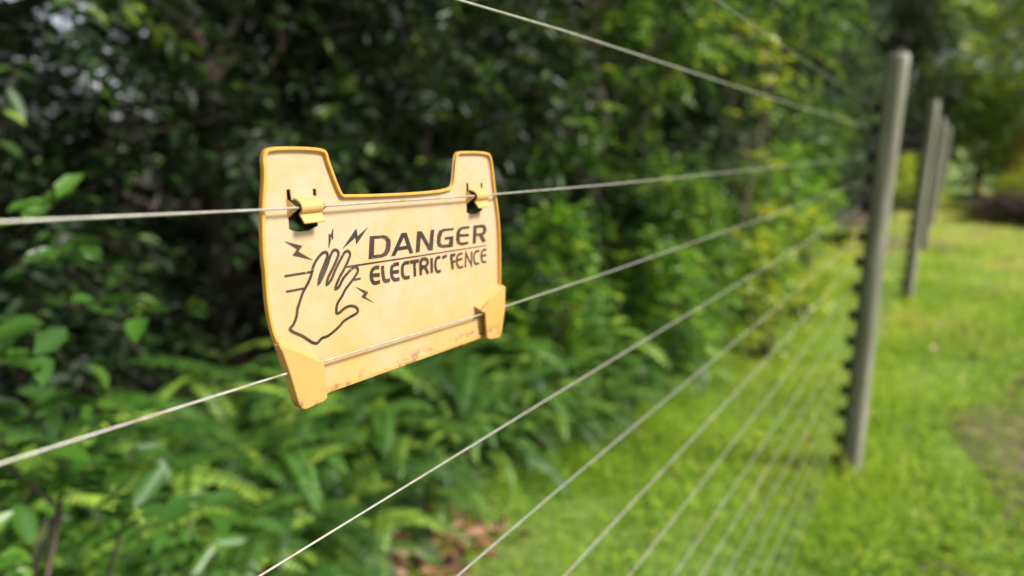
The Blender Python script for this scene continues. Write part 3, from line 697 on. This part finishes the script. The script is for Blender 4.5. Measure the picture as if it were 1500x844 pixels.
# ------------------------------------------------------------------ grass, weeds, dead leaves
def blades(name, g, s, q, h, wd, mt, lab, cat, lean=.5):
    n = len(s)
    base = np.stack([F[0]*s+N[0]*q, F[1]*s+N[1]*q, np.zeros(n)+.001], 1)
    a = g.uniform(0, 6.283, n); sd_ = np.stack([np.cos(a), np.sin(a), np.zeros(n)], 1)
    ln_ = g.standard_normal((n, 2))*lean
    up = np.stack([ln_[:, 0], ln_[:, 1], np.ones(n)], 1); up = nrmz(up)*h[:, None]
    m1 = base+up*.55; tip = base+up*1.0+np.stack([ln_[:, 0], ln_[:, 1], -.35*np.ones(n)], 1)*(h*.45)[:, None]
    tip[:, 2] = np.maximum(tip[:, 2], .004)
    w_ = wd[:, None]*.5
    co = np.stack([base-sd_*w_, base+sd_*w_, m1+sd_*w_*.9, m1-sd_*w_*.9, tip], 1).reshape(-1, 3)
    i = np.arange(n)[:, None]*5
    patch = .5+.5*np.sin(base[:, 0]*2.1+1.3*np.sin(base[:, 1]*1.7))*np.sin(base[:, 1]*2.6+.8)
    t = np.clip(g.random(n)*.6+patch*.33-.06+.032*np.hypot(base[:, 0], base[:, 1]) + (g.random(n) < .03)*.5, 0, 1)
    o = link(name, mesh_np(name, co, [i+np.array([[0, 1, 2, 3]]), i+np.array([[3, 2, 4]])], np.concatenate([t, t])), mt)
    return tag(o, lab, cat, kind='stuff')
g = np.random.default_rng(77)
S, Q, Hh, Ww = [], [], [], []
for s0, s1, q0, q1, dens, h, wd in [(.3, 2.2, -1.2, 1.7, 2600, .06, .005), (2.2, 4.5, -1.6, 1.7, 4200, .06, .0055), (4.5, 8, -2.0, 1.55, 1900, .06, .008), (8, 13, -2.6, 1.5, 750, .055, .013), (13, 20, -4, 1.5, 260, .055, .022)]:
    n = int((s1-s0)*(q1-q0)*dens); s = g.uniform(s0, s1, n); q = g.uniform(q0, q1, n)
    cx, cy = F[0]*s+N[0]*q, F[1]*s+N[1]*q
    vis = (cx < cy*.98+.9) & (cx > -cy*.9-.5) & (cy > 1.0)
    worn = np.exp(-(((s-3.9)/.95)**2+((q+.55)/.42)**2)) + .95*np.exp(-(((s-11.5)/1.0)**2+((q-.9)/1.0)**2)) + .8*(s < 2.0)*(q > 1.25)*np.clip((q-1.25)/.25, 0, 1)
    ed = 1.72+.12*np.sin(s*1.7)+.08*np.sin(s*4.1+1)-.045*s
    keep = vis & (g.random(n) > np.clip(worn, 0, 1)*.78) & ((q < ed) | (g.random(n) < .12))
    s, q = s[keep], q[keep]; n = len(s)
    hh = h*(1+.7*np.exp(-((q-.23)/.12)**2))*g.uniform(.45, 1.35, n)*np.where(q > ed[keep]-.45, 1.9, 1.0)*(1+.5*np.exp(-(((s-3.0)/.35)**2+((q-.22)/.3)**2)))
    S.append(s); Q.append(q); Hh.append(hh); Ww.append(np.full(n, wd)*g.uniform(.7, 1.3, n))
blades('lawn_grass', g, np.concatenate(S), np.concatenate(Q), np.concatenate(Hh), np.concatenate(Ww), M['grass'], 'short bright green grass of the lawn on both sides of the fence', 'grass')
# broad weeds among the grass
n = 16000; s = g.uniform(.6, 8, n); q = g.uniform(-1.8, 1.5, n)
cl = np.sin(s*3.1+1.2*np.sin(q*4))*np.sin(q*5.3+s) > -.1
s, q = s[cl], q[cl]; n = len(s)
a = g.uniform(0, 6.283, n); base = np.stack([F[0]*s+N[0]*q, F[1]*s+N[1]*q, g.uniform(.012, .05, n)], 1)
co, f, ti = leaf_arrays(base, np.stack([np.cos(a), np.sin(a), g.uniform(-.2, .5, n)], 1), np.array([0, 0, 1.])+g.standard_normal((n, 3))*.3, g.uniform(.018, .045, n), g.uniform(.012, .024, n), np.clip(g.random(n)*.85+.1, 0, 1))
tag(link('lawn_weeds', mesh_np('lawn_weeds', co, [f], ti), M['grass']), 'small broad-leaved weeds and clover growing through the grass', 'weeds', kind='stuff')
# dead leaves
n1 = 560; s = np.concatenate([g.uniform(.5, 1.75, n1), g.uniform(2.6, 9, 90), g.uniform(1.2, 6, 22)]); q = np.concatenate([1.2+.55*g.random(n1)**.8, g.uniform(1.1, 1.7, 90), g.uniform(-1.2, 1.0, 22)])
n = len(s); a = g.uniform(0, 6.283, n); base = np.stack([F[0]*s+N[0]*q, F[1]*s+N[1]*q, g.uniform(.012, .055, n)], 1)
co, f, ti = leaf_arrays(base, np.stack([np.cos(a), np.sin(a), g.uniform(-.2, .3, n)], 1), np.array([0, 0, 1.])+g.standard_normal((n, 3))*.35, g.uniform(.035, .09, n), g.uniform(.025, .05, n), g.random(n), .3)
tag(link('fallen_leaves', mesh_np('fallen_leaves', co, [f], ti), M['litter']), 'scattered brown and pinkish dead leaves along the lawn edge', 'dead leaves', kind='stuff')
